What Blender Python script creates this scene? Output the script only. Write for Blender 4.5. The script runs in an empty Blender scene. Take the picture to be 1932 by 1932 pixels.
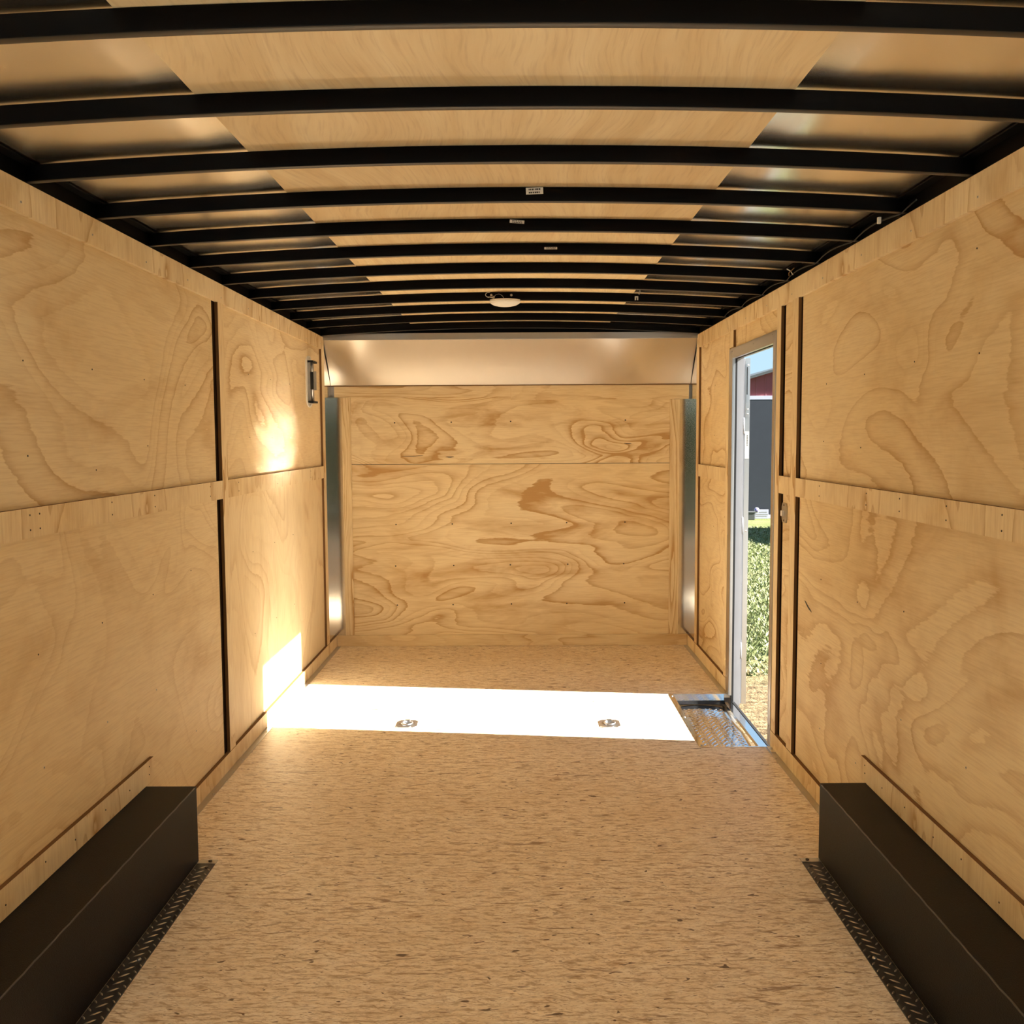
import bpy, bmesh, math, random
from mathutils import Vector, Matrix

random.seed(7)
SC = bpy.context.scene
COL = SC.collection

# ------------------------------------------------------------------ camera, sky, sun, exposure
CAM_POS = Vector((0.04816, 0.0, 1.43853))
CF = Vector((-0.0066197, 0.9969901, -0.0772463))
CR = Vector((0.9999646, 0.0061992, -0.0056833))
CU = Vector((0.0051873, 0.0772812, 0.9969958))
cam = bpy.data.cameras.new('camera')
cam.sensor_fit = 'HORIZONTAL'
cam.sensor_width = 36.0
cam.lens = 36.0 * 1792.222 / 1932.0
cam.clip_start = 0.02
cam.clip_end = 300
camo = bpy.data.objects.new('camera', cam)
COL.objects.link(camo)
camo.matrix_world = Matrix(((CR.x, CU.x, -CF.x, CAM_POS.x), (CR.y, CU.y, -CF.y, CAM_POS.y),
                            (CR.z, CU.z, -CF.z, CAM_POS.z), (0, 0, 0, 1)))
SC.camera = camo

SUN_DIR = Vector((-1.0, 0.1165, -0.624)).normalized()      # the way the sunlight travels
world = bpy.data.worlds.new('sky')
SC.world = world
world.use_nodes = True
wn = world.node_tree
wn.nodes.clear()
tcw = wn.nodes.new('ShaderNodeTexCoord')
spw = wn.nodes.new('ShaderNodeSeparateXYZ')
wn.links.new(tcw.outputs['Generated'], spw.inputs[0])
crw = wn.nodes.new('ShaderNodeValToRGB')
crw.color_ramp.elements[0].position = 0.0
crw.color_ramp.elements[0].color = (0.60, 0.86, 1.0, 1)
crw.color_ramp.elements[1].position = 0.9
crw.color_ramp.elements[1].color = (0.20, 0.42, 0.86, 1)
wn.links.new(spw.outputs['Z'], crw.inputs[0])
bg = wn.nodes.new('ShaderNodeBackground')
bg.inputs['Strength'].default_value = 0.36
wo = wn.nodes.new('ShaderNodeOutputWorld')
wn.links.new(crw.outputs[0], bg.inputs[0])
wn.links.new(bg.outputs[0], wo.inputs[0])

sun = bpy.data.lights.new('sun', 'SUN')
sun.energy = 13.0
sun.angle = math.radians(0.55)
sun.color = (1.0, 0.965, 0.91)
suno = bpy.data.objects.new('sun', sun)
COL.objects.link(suno)
suno.rotation_euler = SUN_DIR.to_track_quat('-Z', 'Y').to_euler()
suno.location = (8, -1, 6)

SC.view_settings.view_transform = 'Standard'
SC.view_settings.look = 'None'
SC.view_settings.exposure = 1.50
SC.view_settings.gamma = 1.0
SC.view_settings.use_curve_mapping = False
cy = SC.cycles
cy.max_bounces = 16
cy.diffuse_bounces = 12
cy.glossy_bounces = 6
cy.caustics_reflective = True
cy.caustics_refractive = False
cy.blur_glossy = 0.0
cy.sample_clamp_indirect = 0.0
cy.use_denoising = True

# ------------------------------------------------------------------ measures of the place
W = 1.23          # half width, wall panel face
T = 0.010         # strip thickness
WP = W + 0.004    # panel face
HW = 2.104        # wall top
YE = 6.53         # end wall face
YR = -0.80        # rear end
OUT = 1.28        # outer skin
D0, D1, DZ = 4.376, 5.236, 1.872   # door opening
RIB0, RIBS = 1.7035, 0.4108
ZC, ARCH = 2.15, 0.042 / (1.23 * 1.23)
RIBH = 0.043
GZ = -0.60        # ground outside


# ------------------------------------------------------------------ node helpers
def new_mat(name):
    m = bpy.data.materials.new(name)
    m.use_nodes = True
    nt = m.node_tree
    nt.nodes.clear()
    out = nt.nodes.new('ShaderNodeOutputMaterial')
    b = nt.nodes.new('ShaderNodeBsdfPrincipled')
    nt.links.new(b.outputs[0], out.inputs[0])
    return m, nt, b


def N(nt, typ, **kw):
    n = nt.nodes.new(typ)
    for k, v in kw.items():
        if k.startswith('i_'):
            n.inputs[int(k[2:])].default_value = v
        else:
            setattr(n, k, v)
    return n


def math_n(nt, op, a, b=None, c=None, clamp=False):
    n = nt.nodes.new('ShaderNodeMath')
    n.operation = op
    n.use_clamp = clamp
    for i, x in enumerate((a, b, c)):
        if x is None:
            continue
        if isinstance(x, (int, float)):
            n.inputs[i].default_value = x
        else:
            nt.links.new(x, n.inputs[i])
    return n.outputs[0]


def comb(nt, x, y, z):
    n = nt.nodes.new('ShaderNodeCombineXYZ')
    for i, v in enumerate((x, y, z)):
        if isinstance(v, (int, float)):
            n.inputs[i].default_value = v
        else:
            nt.links.new(v, n.inputs[i])
    return n.outputs[0]


def noise(nt, vec, scale=1.0, detail=2.0, rough=0.5, dist=0.0, lac=2.0):
    n = nt.nodes.new('ShaderNodeTexNoise')
    n.inputs['Scale'].default_value = scale
    n.inputs['Detail'].default_value = detail
    n.inputs['Roughness'].default_value = rough
    n.inputs['Lacunarity'].default_value = lac
    n.inputs['Distortion'].default_value = dist
    nt.links.new(vec, n.inputs['Vector'])
    return n.outputs['Fac']


def ramp(nt, fac, stops, interp='LINEAR'):
    n = nt.nodes.new('ShaderNodeValToRGB')
    cr = n.color_ramp
    cr.interpolation = interp
    while len(cr.elements) < len(stops):
        cr.elements.new(0.5)
    for e, (p, c) in zip(cr.elements, stops):
        e.position = p
        if isinstance(c, (int, float)):
            c = (c, c, c)
        e.color = (c[0], c[1], c[2], 1)
    nt.links.new(fac, n.inputs[0])
    return n.outputs[0]


def mix(nt, fac, a, b, mode='MIX'):
    n = nt.nodes.new('ShaderNodeMix')
    n.data_type = 'RGBA'
    n.blend_type = mode
    n.clamp_factor = True
    if isinstance(fac, (int, float)):
        n.inputs[0].default_value = fac
    else:
        nt.links.new(fac, n.inputs[0])
    for i, x in ((6, a), (7, b)):
        if isinstance(x, tuple):
            n.inputs[i].default_value = (x[0], x[1], x[2], 1)
        else:
            nt.links.new(x, n.inputs[i])
    return n.outputs[2]


def bump(nt, bsdf, h, strength=0.2, dist=0.01):
    n = nt.nodes.new('ShaderNodeBump')
    n.inputs['Strength'].default_value = strength
    n.inputs['Distance'].default_value = dist
    nt.links.new(h, n.inputs['Height'])
    nt.links.new(n.outputs[0], bsdf.inputs['Normal'])


def coords(nt):
    tc = nt.nodes.new('ShaderNodeTexCoord')
    s = nt.nodes.new('ShaderNodeSeparateXYZ')
    nt.links.new(tc.outputs['Object'], s.inputs[0])
    return s.outputs[0], s.outputs[1], s.outputs[2]


LIGHT_W = (0.83, 0.70, 0.455)
MID_W = (0.78, 0.625, 0.365)
DARK_W = (0.48, 0.285, 0.105)


def plywood(name, along, across, seed, lu=0.8, lv=2.0, rings=7.0, line=0.85, blotch=0.55, dist=0.5, tone=1.0):
    """Rotary-cut pine: contour lines of a stretched height field, latewood dark on one side of each line."""
    m, nt, b = new_mat(name)
    x, y, z = coords(nt)
    ax = {'x': x, 'y': y, 'z': z}
    u, v = ax[along], ax[across]
    vec = comb(nt, math_n(nt, 'MULTIPLY', u, lu), math_n(nt, 'MULTIPLY', v, lv), seed)
    h = noise(nt, vec, 1.0, 1.6, 0.42, dist)
    wob = noise(nt, comb(nt, math_n(nt, 'MULTIPLY', u, 7), math_n(nt, 'MULTIPLY', v, 60), seed + 3), 1.0, 3.0, 0.62)
    hh = math_n(nt, 'ADD', math_n(nt, 'MULTIPLY', h, rings * 2.6), math_n(nt, 'MULTIPLY', wob, 0.42))
    f = math_n(nt, 'FRACT', hh)
    ring = math_n(nt, 'FLOOR', hh)
    wn_ = nt.nodes.new('ShaderNodeTexWhiteNoise')
    wn_.noise_dimensions = '1D'
    nt.links.new(math_n(nt, 'ADD', ring, seed), wn_.inputs['W'])
    ramp_ = ramp(nt, wn_.outputs['Value'], [(0.0, 0.08), (0.4, 0.35), (0.75, 1.0), (1.0, 1.3)])
    prof = ramp(nt, f, [(0.0, 0.0), (0.35, 0.05), (0.68, 0.32), (0.88, 0.85), (0.95, 1.0), (1.0, 0.0)])
    amp = noise(nt, comb(nt, math_n(nt, 'MULTIPLY', u, lu * 1.3), math_n(nt, 'MULTIPLY', v, lv * 1.2), seed + 11), 1.0, 2.0, 0.5)
    amp = math_n(nt, 'MULTIPLY', ramp(nt, amp, [(0.30, 0.35), (0.60, 1.0)]), ramp_)
    lin = math_n(nt, 'MULTIPLY', math_n(nt, 'MULTIPLY', prof, amp), line * 1.45)
    bl = noise(nt, comb(nt, math_n(nt, 'MULTIPLY', u, lu * 2.2), math_n(nt, 'MULTIPLY', v, lv * 2.6), seed + 23), 1.0, 4.0, 0.62, 0.6)
    bl = ramp(nt, bl, [(0.48, 0.0), (0.60, 0.35), (0.72, 0.8)])
    bl = math_n(nt, 'MULTIPLY', bl, blotch)
    fine = noise(nt, comb(nt, math_n(nt, 'MULTIPLY', u, 9), math_n(nt, 'MULTIPLY', v, 190), seed), 1.0, 2.0, 0.6)
    broad = noise(nt, comb(nt, math_n(nt, 'MULTIPLY', u, 0.7), math_n(nt, 'MULTIPLY', v, 1.1), seed + 5), 1.0, 2.0, 0.5)
    base = mix(nt, ramp(nt, broad, [(0.35, 0.0), (0.65, 1.0)]), tuple(c * tone for c in LIGHT_W),
               tuple(c * tone for c in MID_W))
    c = mix(nt, math_n(nt, 'MINIMUM', math_n(nt, 'ADD', lin, bl), 0.95), base, tuple(c * tone for c in DARK_W))
    c = mix(nt, ramp(nt, fine, [(0.42, 0.0), (0.72, 0.22)]), c, (0.42, 0.24, 0.10))
    nt.links.new(c, b.inputs['Base Color'])
    b.inputs['Roughness'].default_value = 0.62
    b.inputs['Specular IOR Level'].default_value = 0.28
    bump(nt, b, fine, 0.10, 0.002)
    return m


def ceiling_ply():
    m, nt, b = new_mat('ceiling_plywood')
    x, y, z = coords(nt)
    wob = noise(nt, comb(nt, math_n(nt, 'MULTIPLY', x, 1.2), math_n(nt, 'MULTIPLY', y, 1.1), 3.0), 1.0, 2.0, 0.5)
    xs = math_n(nt, 'ADD', x, math_n(nt, 'MULTIPLY', wob, 0.35))
    g1 = noise(nt, comb(nt, math_n(nt, 'MULTIPLY', xs, 16), math_n(nt, 'MULTIPLY', y, 0.8), 1.0), 1.0, 4.0, 0.62)
    g2 = noise(nt, comb(nt, math_n(nt, 'MULTIPLY', xs, 110), math_n(nt, 'MULTIPLY', y, 6), 2.0), 1.0, 2.0, 0.6)
    g3 = noise(nt, comb(nt, math_n(nt, 'MULTIPLY', xs, 4), math_n(nt, 'MULTIPLY', y, 1.6), 9.0), 1.0, 3.0, 0.5)
    c = mix(nt, ramp(nt, g1, [(0.35, 0.0), (0.65, 1.0)]), (0.87, 0.725, 0.455), (0.77, 0.60, 0.335))
    c = mix(nt, ramp(nt, g3, [(0.45, 0.0), (0.75, 0.5)]), c, (0.70, 0.52, 0.27))
    c = mix(nt, ramp(nt, g2, [(0.5, 0.0), (0.8, 0.35)]), c, (0.45, 0.27, 0.12))
    nt.links.new(c, b.inputs['Base Color'])
    b.inputs['Roughness'].default_value = 0.55
    b.inputs['Specular IOR Level'].default_value = 0.3
    return m


def strand_board():
    m, nt, b = new_mat('strand_board')
    x, y, z = coords(nt)
    wv = comb(nt, math_n(nt, 'MULTIPLY', x, 9), math_n(nt, 'MULTIPLY', y, 14), 0.0)
    w1 = noise(nt, wv, 1.0, 3.0, 0.6)
    yy = math_n(nt, 'ADD', y, math_n(nt, 'MULTIPLY', w1, 0.022))
    xx = math_n(nt, 'ADD', x, math_n(nt, 'MULTIPLY', w1, 0.03))

    def strands(sx, sy, seed):
        v = nt.nodes.new('ShaderNodeTexVoronoi')
        v.feature = 'F1'
        v.inputs['Scale'].default_value = 1.0
        v.inputs['Randomness'].default_value = 1.0
        nt.links.new(comb(nt, math_n(nt, 'MULTIPLY', xx, sx), math_n(nt, 'MULTIPLY', yy, sy), seed), v.inputs['Vector'])
        s = nt.nodes.new('ShaderNodeSeparateColor')
        nt.links.new(v.outputs['Color'], s.inputs[0])
        return s.outputs[0], v.outputs['Distance']

    a, ad = strands(14, 62, 0.0)
    c_, cd = strands(34, 150, 5.0)
    n1 = noise(nt, comb(nt, math_n(nt, 'MULTIPLY', xx, 17), math_n(nt, 'MULTIPLY', yy, 80), 2.0), 1.0, 4.0, 0.62)
    n2 = noise(nt, comb(nt, math_n(nt, 'MULTIPLY', x, 1.3), math_n(nt, 'MULTIPLY', y, 1.9), 4.0), 1.0, 3.0, 0.5)
    col = ramp(nt, a, [(0.0, (0.93, 0.85, 0.71)), (0.45, (0.90, 0.805, 0.645)), (0.8, (0.83, 0.715, 0.54)), (1.0, (0.72, 0.585, 0.41))])
    col2 = ramp(nt, c_, [(0.0, (0.95, 0.87, 0.73)), (0.5, (0.88, 0.775, 0.60)), (1.0, (0.68, 0.53, 0.35))])
    col = mix(nt, 0.5, col, col2)
    n5 = noise(nt, comb(nt, math_n(nt, 'MULTIPLY', xx, 70), math_n(nt, 'MULTIPLY', yy, 260), 21.0), 1.0, 3.0, 0.65, 0.5)
    col = mix(nt, ramp(nt, n5, [(0.54, 0.0), (0.66, 0.85)]), col, (0.38, 0.255, 0.135))
    col = mix(nt, ramp(nt, n5, [(0.30, 0.6), (0.46, 0.0)]), col, (0.95, 0.84, 0.66))
    col = mix(nt, ramp(nt, n1, [(0.51, 0.0), (0.64, 0.85)]), col, (0.42, 0.28, 0.145))
    col = mix(nt, ramp(nt, n1, [(0.30, 0.75), (0.44, 0.0)]), col, (0.93, 0.80, 0.60))
    col = mix(nt, ramp(nt, n2, [(0.42, 0.0), (0.72, 0.35)]), col, (0.64, 0.49, 0.30))
    rot = nt.nodes.new('ShaderNodeVectorRotate')
    rot.rotation_type = 'Z_AXIS'
    rot.inputs['Angle'].default_value = 0.5
    nt.links.new(comb(nt, xx, yy, 0.0), rot.inputs['Vector'])
    sr = nt.nodes.new('ShaderNodeSeparateXYZ')
    nt.links.new(rot.outputs[0], sr.inputs[0])
    n6 = noise(nt, comb(nt, math_n(nt, 'MULTIPLY', sr.outputs[0], 15), math_n(nt, 'MULTIPLY', sr.outputs[1], 75), 31.0), 1.0, 2.5, 0.6, 0.4)
    col = mix(nt, ramp(nt, n6, [(0.60, 0.0), (0.68, 0.6)]), col, (0.42, 0.27, 0.13))
    col = mix(nt, ramp(nt, n6, [(0.28, 0.75), (0.36, 0.0)]), col, (0.95, 0.82, 0.62))
    # dark chips
    n3 = noise(nt, comb(nt, math_n(nt, 'MULTIPLY', xx, 24), math_n(nt, 'MULTIPLY', yy, 62), 8.0), 1.0, 1.5, 0.5, 0.8)
    col = mix(nt, ramp(nt, n3, [(0.69, 0.0), (0.72, 0.92)]), col, (0.10, 0.05, 0.018))
    n4 = noise(nt, comb(nt, math_n(nt, 'MULTIPLY', xx, 8), math_n(nt, 'MULTIPLY', yy, 48), 12.0), 1.0, 2.5, 0.55, 1.2)
    col = mix(nt, ramp(nt, n4, [(0.62, 0.0), (0.70, 0.75)]), col, (0.22, 0.115, 0.045))
    nt.links.new(col, b.inputs['Base Color'])
    b.inputs['Roughness'].default_value = 0.50
    b.inputs['Specular IOR Level'].default_value = 0.5
    bump(nt, b, n1, 0.25, 0.002)
    return m


def metal(name, col, rough, aniso_axis=None, bumpy=0.0, met=1.0):
    m, nt, b = new_mat(name)
    x, y, z = coords(nt)
    b.inputs['Metallic'].default_value = met
    n = noise(nt, comb(nt, math_n(nt, 'MULTIPLY', x, 3), math_n(nt, 'MULTIPLY', y, 3), z), 2.0, 3.0, 0.6)
    c = mix(nt, n, tuple(k * 0.92 for k in col), col)
    nt.links.new(c, b.inputs['Base Color'])
    b.inputs['Roughness'].default_value = rough
    if bumpy:
        nb = noise(nt, comb(nt, x, y, z), 9.0, 2.0, 0.5)
        bump(nt, b, nb, bumpy, 0.01)
    return m


def paint(name, col, rough=0.5, spec=0.5, tex=0.0, tscale=400.0):
    m, nt, b = new_mat(name)
    x, y, z = coords(nt)
    n = noise(nt, comb(nt, x, y, z), 6.0, 3.0, 0.6)
    c = mix(nt, n, tuple(k * 0.88 for k in col), tuple(min(1, k * 1.08) for k in col))
    nt.links.new(c, b.inputs['Base Color'])
    b.inputs['Roughness'].default_value = rough
    b.inputs['Specular IOR Level'].default_value = spec
    if tex:
        nb = noise(nt, comb(nt, x, y, z), tscale, 2.0, 0.5)
        bump(nt, b, nb, tex, 0.003)
    return m


M = {}
M['ply_left_a'] = plywood('plywood_left_a', 'y', 'z', 1.3, 0.9, 1.7, 5.5, 0.42, 0.5, 1.0, 0.97)
M['ply_left_b'] = plywood('plywood_left_b', 'y', 'z', 31.7, 1.2, 1.5, 6.0, 0.40, 0.4, 0.9)
M['ply_left_c'] = plywood('plywood_left_c', 'y', 'z', 57.1, 1.0, 1.6, 6.0, 0.50, 0.25, 0.4)
M['ply_left_d'] = plywood('plywood_left_d', 'z', 'y', 71.9, 0.9, 1.4, 6.0, 0.36, 0.4, 0.8)
M['ply_right_a'] = plywood('plywood_right_a', 'y', 'z', 13.4, 1.0, 1.6, 5.0, 0.50, 0.5, 1.2, 0.97)
M['ply_right_b'] = plywood('plywood_right_b', 'y', 'z', 91.2, 1.1, 1.4, 4.5, 0.36, 0.45, 1.0)
M['ply_right_c'] = plywood('plywood_right_c', 'y', 'z', 43.8, 1.3, 2.4, 6.5, 0.60, 0.3, 0.5)
M['ply_end_a'] = plywood('plywood_end_a', 'x', 'z', 22.2, 1.1, 3.2, 8.0, 1.0, 1.0, 0.6, 0.97)
M['ply_end_b'] = plywood('plywood_end_b', 'x', 'z', 66.6, 0.75, 2.5, 9.0, 1.05, 0.9, 0.4, 0.97)
M['strip_y'] = plywood('plywood_strip_lengthwise', 'z', 'y', 5.5, 1.6, 3.0, 5.0, 0.5, 0.5, 0.5, 1.0)
M['strip_z'] = plywood('plywood_strip_upright', 'z', 'y', 8.8, 1.2, 9.0, 3.0, 0.6, 0.3, 0.3, 1.0)
M['strip_x'] = plywood('plywood_strip_crosswise', 'x', 'z', 9.9, 1.0, 5.0, 4.0, 0.7, 0.5, 0.4, 0.95)
M['strip_xz'] = plywood('plywood_stile', 'z', 'x', 3.9, 0.9, 8.0, 4.0, 0.7, 0.4, 0.4, 0.95)
M['floor'] = strand_board()
M['ceil'] = ceiling_ply()
M['skin'] = metal('galvanised_roof_skin', (0.94, 0.93, 0.90), 0.235)
M['black'] = paint('black_steel_paint', (0.0012, 0.001, 0.0009), 0.55, 0.07, 0.03, 300)
M['fender'] = paint('black_textured_paint', (0.0055, 0.0046, 0.0038), 0.50, 0.22, 0.35, 420)
M['worn'] = metal('worn_tread_bars', (0.55, 0.50, 0.43), 0.35)
M['weld'] = paint('weld_highlight', (0.05, 0.045, 0.04), 0.4, 0.6)  # lighter than the box: the bead's highlight is put into its colour
M['lip'] = paint('lit_underside_black', (0.022, 0.020, 0.017), 0.4, 0.5)  # lighter black stands in for light caught on the bow undersides
M['dplate'] = paint('black_plate_paint', (0.030, 0.028, 0.025), 0.42, 0.6)
M['brushed'] = metal('brushed_aluminium', (0.88, 0.87, 0.84), 0.31)
M['corner'] = metal('corner_aluminium', (0.80, 0.79, 0.76), 0.13)
M['alu'] = metal('mill_aluminium', (0.58, 0.58, 0.57), 0.34)
M['tread'] = metal('bright_tread_aluminium', (0.90, 0.91, 0.93), 0.11)
M['zinc'] = metal('zinc_plate', (0.60, 0.61, 0.62), 0.32)
M['rubber'] = paint('black_rubber', (0.015, 0.015, 0.015), 0.7, 0.3)
M['white'] = paint('white_plastic', (0.80, 0.79, 0.75), 0.4, 0.4)
M['whitem'] = paint('white_enamel', (0.33, 0.34, 0.36), 0.35, 0.5)
M['grey'] = paint('grey_plastic', (0.30, 0.29, 0.27), 0.5, 0.4)
M['screw'] = metal('steel_screw', (0.62, 0.60, 0.56), 0.35)
M['screwd'] = paint('dark_screw', (0.05, 0.035, 0.02), 0.5, 0.4)
M['label'] = paint('paper_label', (0.70, 0.70, 0.66), 0.6, 0.3)
M['ink'] = paint('black_ink', (0.03, 0.03, 0.03), 0.6, 0.3)
M['void'] = paint('gap_shade', (0.03, 0.017, 0.008), 0.9, 0.05)  # near-black colour stands in for the shade inside the wall gaps
M['edge'] = paint('shaded_cut_edge', (0.17, 0.09, 0.036), 0.8, 0.1)  # cut-edge brown, darkened further to stand in for shade
M['outer'] = paint('trailer_outer_skin', (0.55, 0.55, 0.55), 0.4, 0.5)


# ------------------------------------------------------------------ mesh helpers
class MB:
    def __init__(s):
        s.bm = bmesh.new()
        s.mats = []

    def mi(s, key):
        if key not in s.mats:
            s.mats.append(key)
        return s.mats.index(key)

    def box(s, x0, x1, y0, y1, z0, z1, mat=0, bev=0.0):
        mi = s.mi(mat) if isinstance(mat, str) else mat
        b = bmesh.new()
        bmesh.ops.create_cube(b, size=1)
        for v in b.verts:
            v.co = Vector(((x0 + x1) / 2 + v.co.x * (x1 - x0), (y0 + y1) / 2 + v.co.y * (y1 - y0), (z0 + z1) / 2 + v.co.z * (z1 - z0)))
        if bev:
            bmesh.ops.bevel(b, geom=list(b.edges), offset=bev, segments=2, affect='EDGES', profile=0.7)
        s.add(b, mi)
        return s

    def add(s, b, mi=0, mtx=None, smooth=False):
        vm = {}
        for v in b.verts:
            vm[v] = s.bm.verts.new(mtx @ v.co if mtx else v.co)
        for f in b.faces:
            try:
                g = s.bm.faces.new([vm[v] for v in f.verts])
                g.material_index = mi
                g.smooth = smooth
            except ValueError:
                pass
        b.free()
        return s

    def cyl(s, p0, p1, r, seg=12, mat=0, r2=None, smooth=True):
        mi = s.mi(mat) if isinstance(mat, str) else mat
        p0, p1 = Vector(p0), Vector(p1)
        d = p1 - p0
        b = bmesh.new()
        bmesh.ops.create_cone(b, cap_ends=True, cap_tris=False, segments=seg, radius1=r, radius2=r if r2 is None else r2, depth=d.length)
        q = d.to_track_quat('Z', 'Y').to_matrix().to_4x4()
        s.add(b, mi, Matrix.Translation((p0 + p1) / 2) @ q, smooth)
        return s

    def tube(s, pts, r, seg=6, mat=0):
        mi = s.mi(mat) if isinstance(mat, str) else mat
        pts = [Vector(p) for p in pts]
        rings = []
        for i, p in enumerate(pts):
            d = (pts[min(i + 1, len(pts) - 1)] - pts[max(i - 1, 0)]).normalized()
            a = d.orthogonal().normalized()
            if i and rings:
                a = (rings[-1][0].co - pts[i - 1])
                a = (a - d * a.dot(d)).normalized()
            c = d.cross(a)
            rings.append([s.bm.verts.new(p + r * (math.cos(2 * math.pi * k / seg) * a + math.sin(2 * math.pi * k / seg) * c)) for k in range(seg)])
        for i in range(len(rings) - 1):
            for k in range(seg):
                f = s.bm.faces.new((rings[i][k], rings[i][(k + 1) % seg], rings[i + 1][(k + 1) % seg], rings[i + 1][k]))
                f.material_index = mi
                f.smooth = True
        for rr in (rings[0][::-1], rings[-1]):
            f = s.bm.faces.new(rr)
            f.material_index = mi
        return s

    def prism(s, pts, axis, a0, a1, mat=0, bev=0.0):
        """pts: outline in the two other axes (in xyz order); extruded along axis from a0 to a1."""
        mi = s.mi(mat) if isinstance(mat, str) else mat

        def P(p, a):
            if axis == 'x':
                return Vector((a, p[0], p[1]))
            if axis == 'y':
                return Vector((p[0], a, p[1]))
            return Vector((p[0], p[1], a))
        b = bmesh.new()
        lo = [b.verts.new(P(p, a0)) for p in pts]
        hi = [b.verts.new(P(p, a1)) for p in pts]
        n = len(pts)
        b.faces.new(lo[::-1])
        b.faces.new(hi)
        for i in range(n):
            b.faces.new((lo[i], lo[(i + 1) % n], hi[(i + 1) % n], hi[i]))
        bmesh.ops.recalc_face_normals(b, faces=list(b.faces))
        if bev:
            bmesh.ops.bevel(b, geom=list(b.edges), offset=bev, segments=2, affect='EDGES')
        s.add(b, mi)
        return s

    def lozenge(s, cx, cy, z, ang, L, wd, h, mat=0):
        """A raised tread bar lying on a horizontal plate."""
        mi = s.mi(mat) if isinstance(mat, str) else mat
        c, sn = math.cos(ang), math.sin(ang)

        def P(u, v, w):
            return s.bm.verts.new((cx + u * c - v * sn, cy + u * sn + v * c, z + w))
        a, e = P(-L / 2, 0, 0), P(L / 2, 0, 0)
        b1, b2 = P(-L / 6, wd / 2, 0), P(L / 6, wd / 2, 0)
        d1, d2 = P(-L / 6, -wd / 2, 0), P(L / 6, -wd / 2, 0)
        t1, t2 = P(-L / 4, 0, h), P(L / 4, 0, h)
        for f in ((a, d1, t1), (a, t1, b1), (b1, t1, t2, b2), (d1, d2, t2, t1), (e, t2, d2), (e, b2, t2)):
            g = s.bm.faces.new(f)
            g.material_index = mi
            g.smooth = True
        return s

    def build(s, name, mat=None, parent=None, recalc=True, **tags):
        if recalc:
            bmesh.ops.recalc_face_normals(s.bm, faces=list(s.bm.faces))
        me = bpy.data.meshes.new(name)
        if parent is not None:
            off = Vector(parent.get('_w', (0, 0, 0)))
            for v in s.bm.verts:
                v.co -= off
        s.bm.to_mesh(me)
        s.bm.free()
        o = bpy.data.objects.new(name, me)
        COL.objects.link(o)
        keys = s.mats if s.mats else [mat]
        for k in keys:
            me.materials.append(M[k if k else mat])
        if parent is not None:
            o.parent = parent
            WORLD[o.name] = Vector(parent.get('_w', (0, 0, 0)))
            o['_w'] = parent.get('_w', (0, 0, 0))
        tag(o, **tags)
        return o


WORLD = {}


def tag(o, label=None, cat=None, group=None, kind=None):
    if label:
        o['label'] = label
    if cat:
        o['category'] = cat
    if group:
        o['group'] = group
    if kind:
        o['kind'] = kind
    return o


def empty(name, loc, **tags):
    o = bpy.data.objects.new(name, None)
    COL.objects.link(o)
    o.location = loc
    o['_w'] = tuple(loc)
    o.empty_display_size = 0.05
    tag(o, **tags)
    return o


def copy_tree(o, parent=None):
    c = o.copy()
    COL.objects.link(c)
    if parent is not None:
        c.parent = parent
    for ch in list(o.children):
        copy_tree(ch, c)
    return c


def ztop(x):
    return ZC + RIBH - ARCH * x * x


# ------------------------------------------------------------------ floor
floor = empty('floor', (0, 2.8, -0.02), kind='structure', label='wood strand-board trailer floor with a sunlit band across it')
seams = [YR, 0.43, 1.65, 2.87, 4.09, 5.31, YE]
for i in range(len(seams) - 1):
    a, b = seams[i] + 0.0006, seams[i + 1] - 0.0006
    f = MB()
    if b < D0 - 0.05 or a > D1 + 0.05:
        f.box(-W, W, a, b, -0.02, 0, 'floor')
    else:                                   # cut out for the step well
        y0, y1 = max(a, 4.332), min(b, 5.246)
        f.box(-W, 0.905, a, b, -0.02, 0, 'floor')
        if a < y0:
            f.box(0.905, W, a, y0, -0.02, 0, 'floor')
        if b > y1:
            f.box(0.905, W, y1, b, -0.02, 0, 'floor')
    f.build('floor_sheet', 'floor', floor)
MB().box(-OUT, OUT, YR, 4.32, -0.16, -0.1, 'outer').box(-OUT, 0.85, 4.32, 5.26, -0.16, -0.1, 'outer').box(-OUT, OUT, 5.26, YE + 0.05, -0.16, -0.1, 'outer') \
    .build('subfloor', 'outer', floor)

# metal angle along the floor edges
def edge_strip(side, segs, n):
    m = MB()
    for a, b in segs:
        m.box(min(side * 1.190, side * 1.2195), max(side * 1.190, side * 1.2195), a, b, 0.0004, 0.0022, 'alu')
        y = a + 0.15
        while y < b:
            m.cyl((side * 1.2, y, 0.002), (side * 1.2, y, 0.0045), 0.005, 8, 'screw')
            y += 0.41
    m.build('trim_%d' % n, 'alu', None, kind='structure', label='thin aluminium angle screwed along the floor edge, %s side' % ('left' if side < 0 else 'right'))


edge_strip(-1, [(3.2, 6.5)], 1)
edge_strip(1, [(3.2, 4.32), (5.26, 6.5)], 2)

# ------------------------------------------------------------------ side and end walls
SCREW_ME = {}


def screw_mesh(key, r=0.0045, mat='screw'):
    if key not in SCREW_ME:
        m = MB()
        m.cyl((0, 0, -0.003), (0, 0, 0.0012), r, 10, mat, r * 0.8)
        m.box(-r * 0.6, r * 0.6, -r * 0.12, r * 0.12, 0.0011, 0.0014, 'ink')
        m.box(-r * 0.12, r * 0.12, -r * 0.6, r * 0.6, 0.0011, 0.0014, 'ink')
        o = m.build('screw', mat, None)
        SCREW_ME[key] = o.data
        bpy.data.objects.remove(o)
    return SCREW_ME[key]


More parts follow.
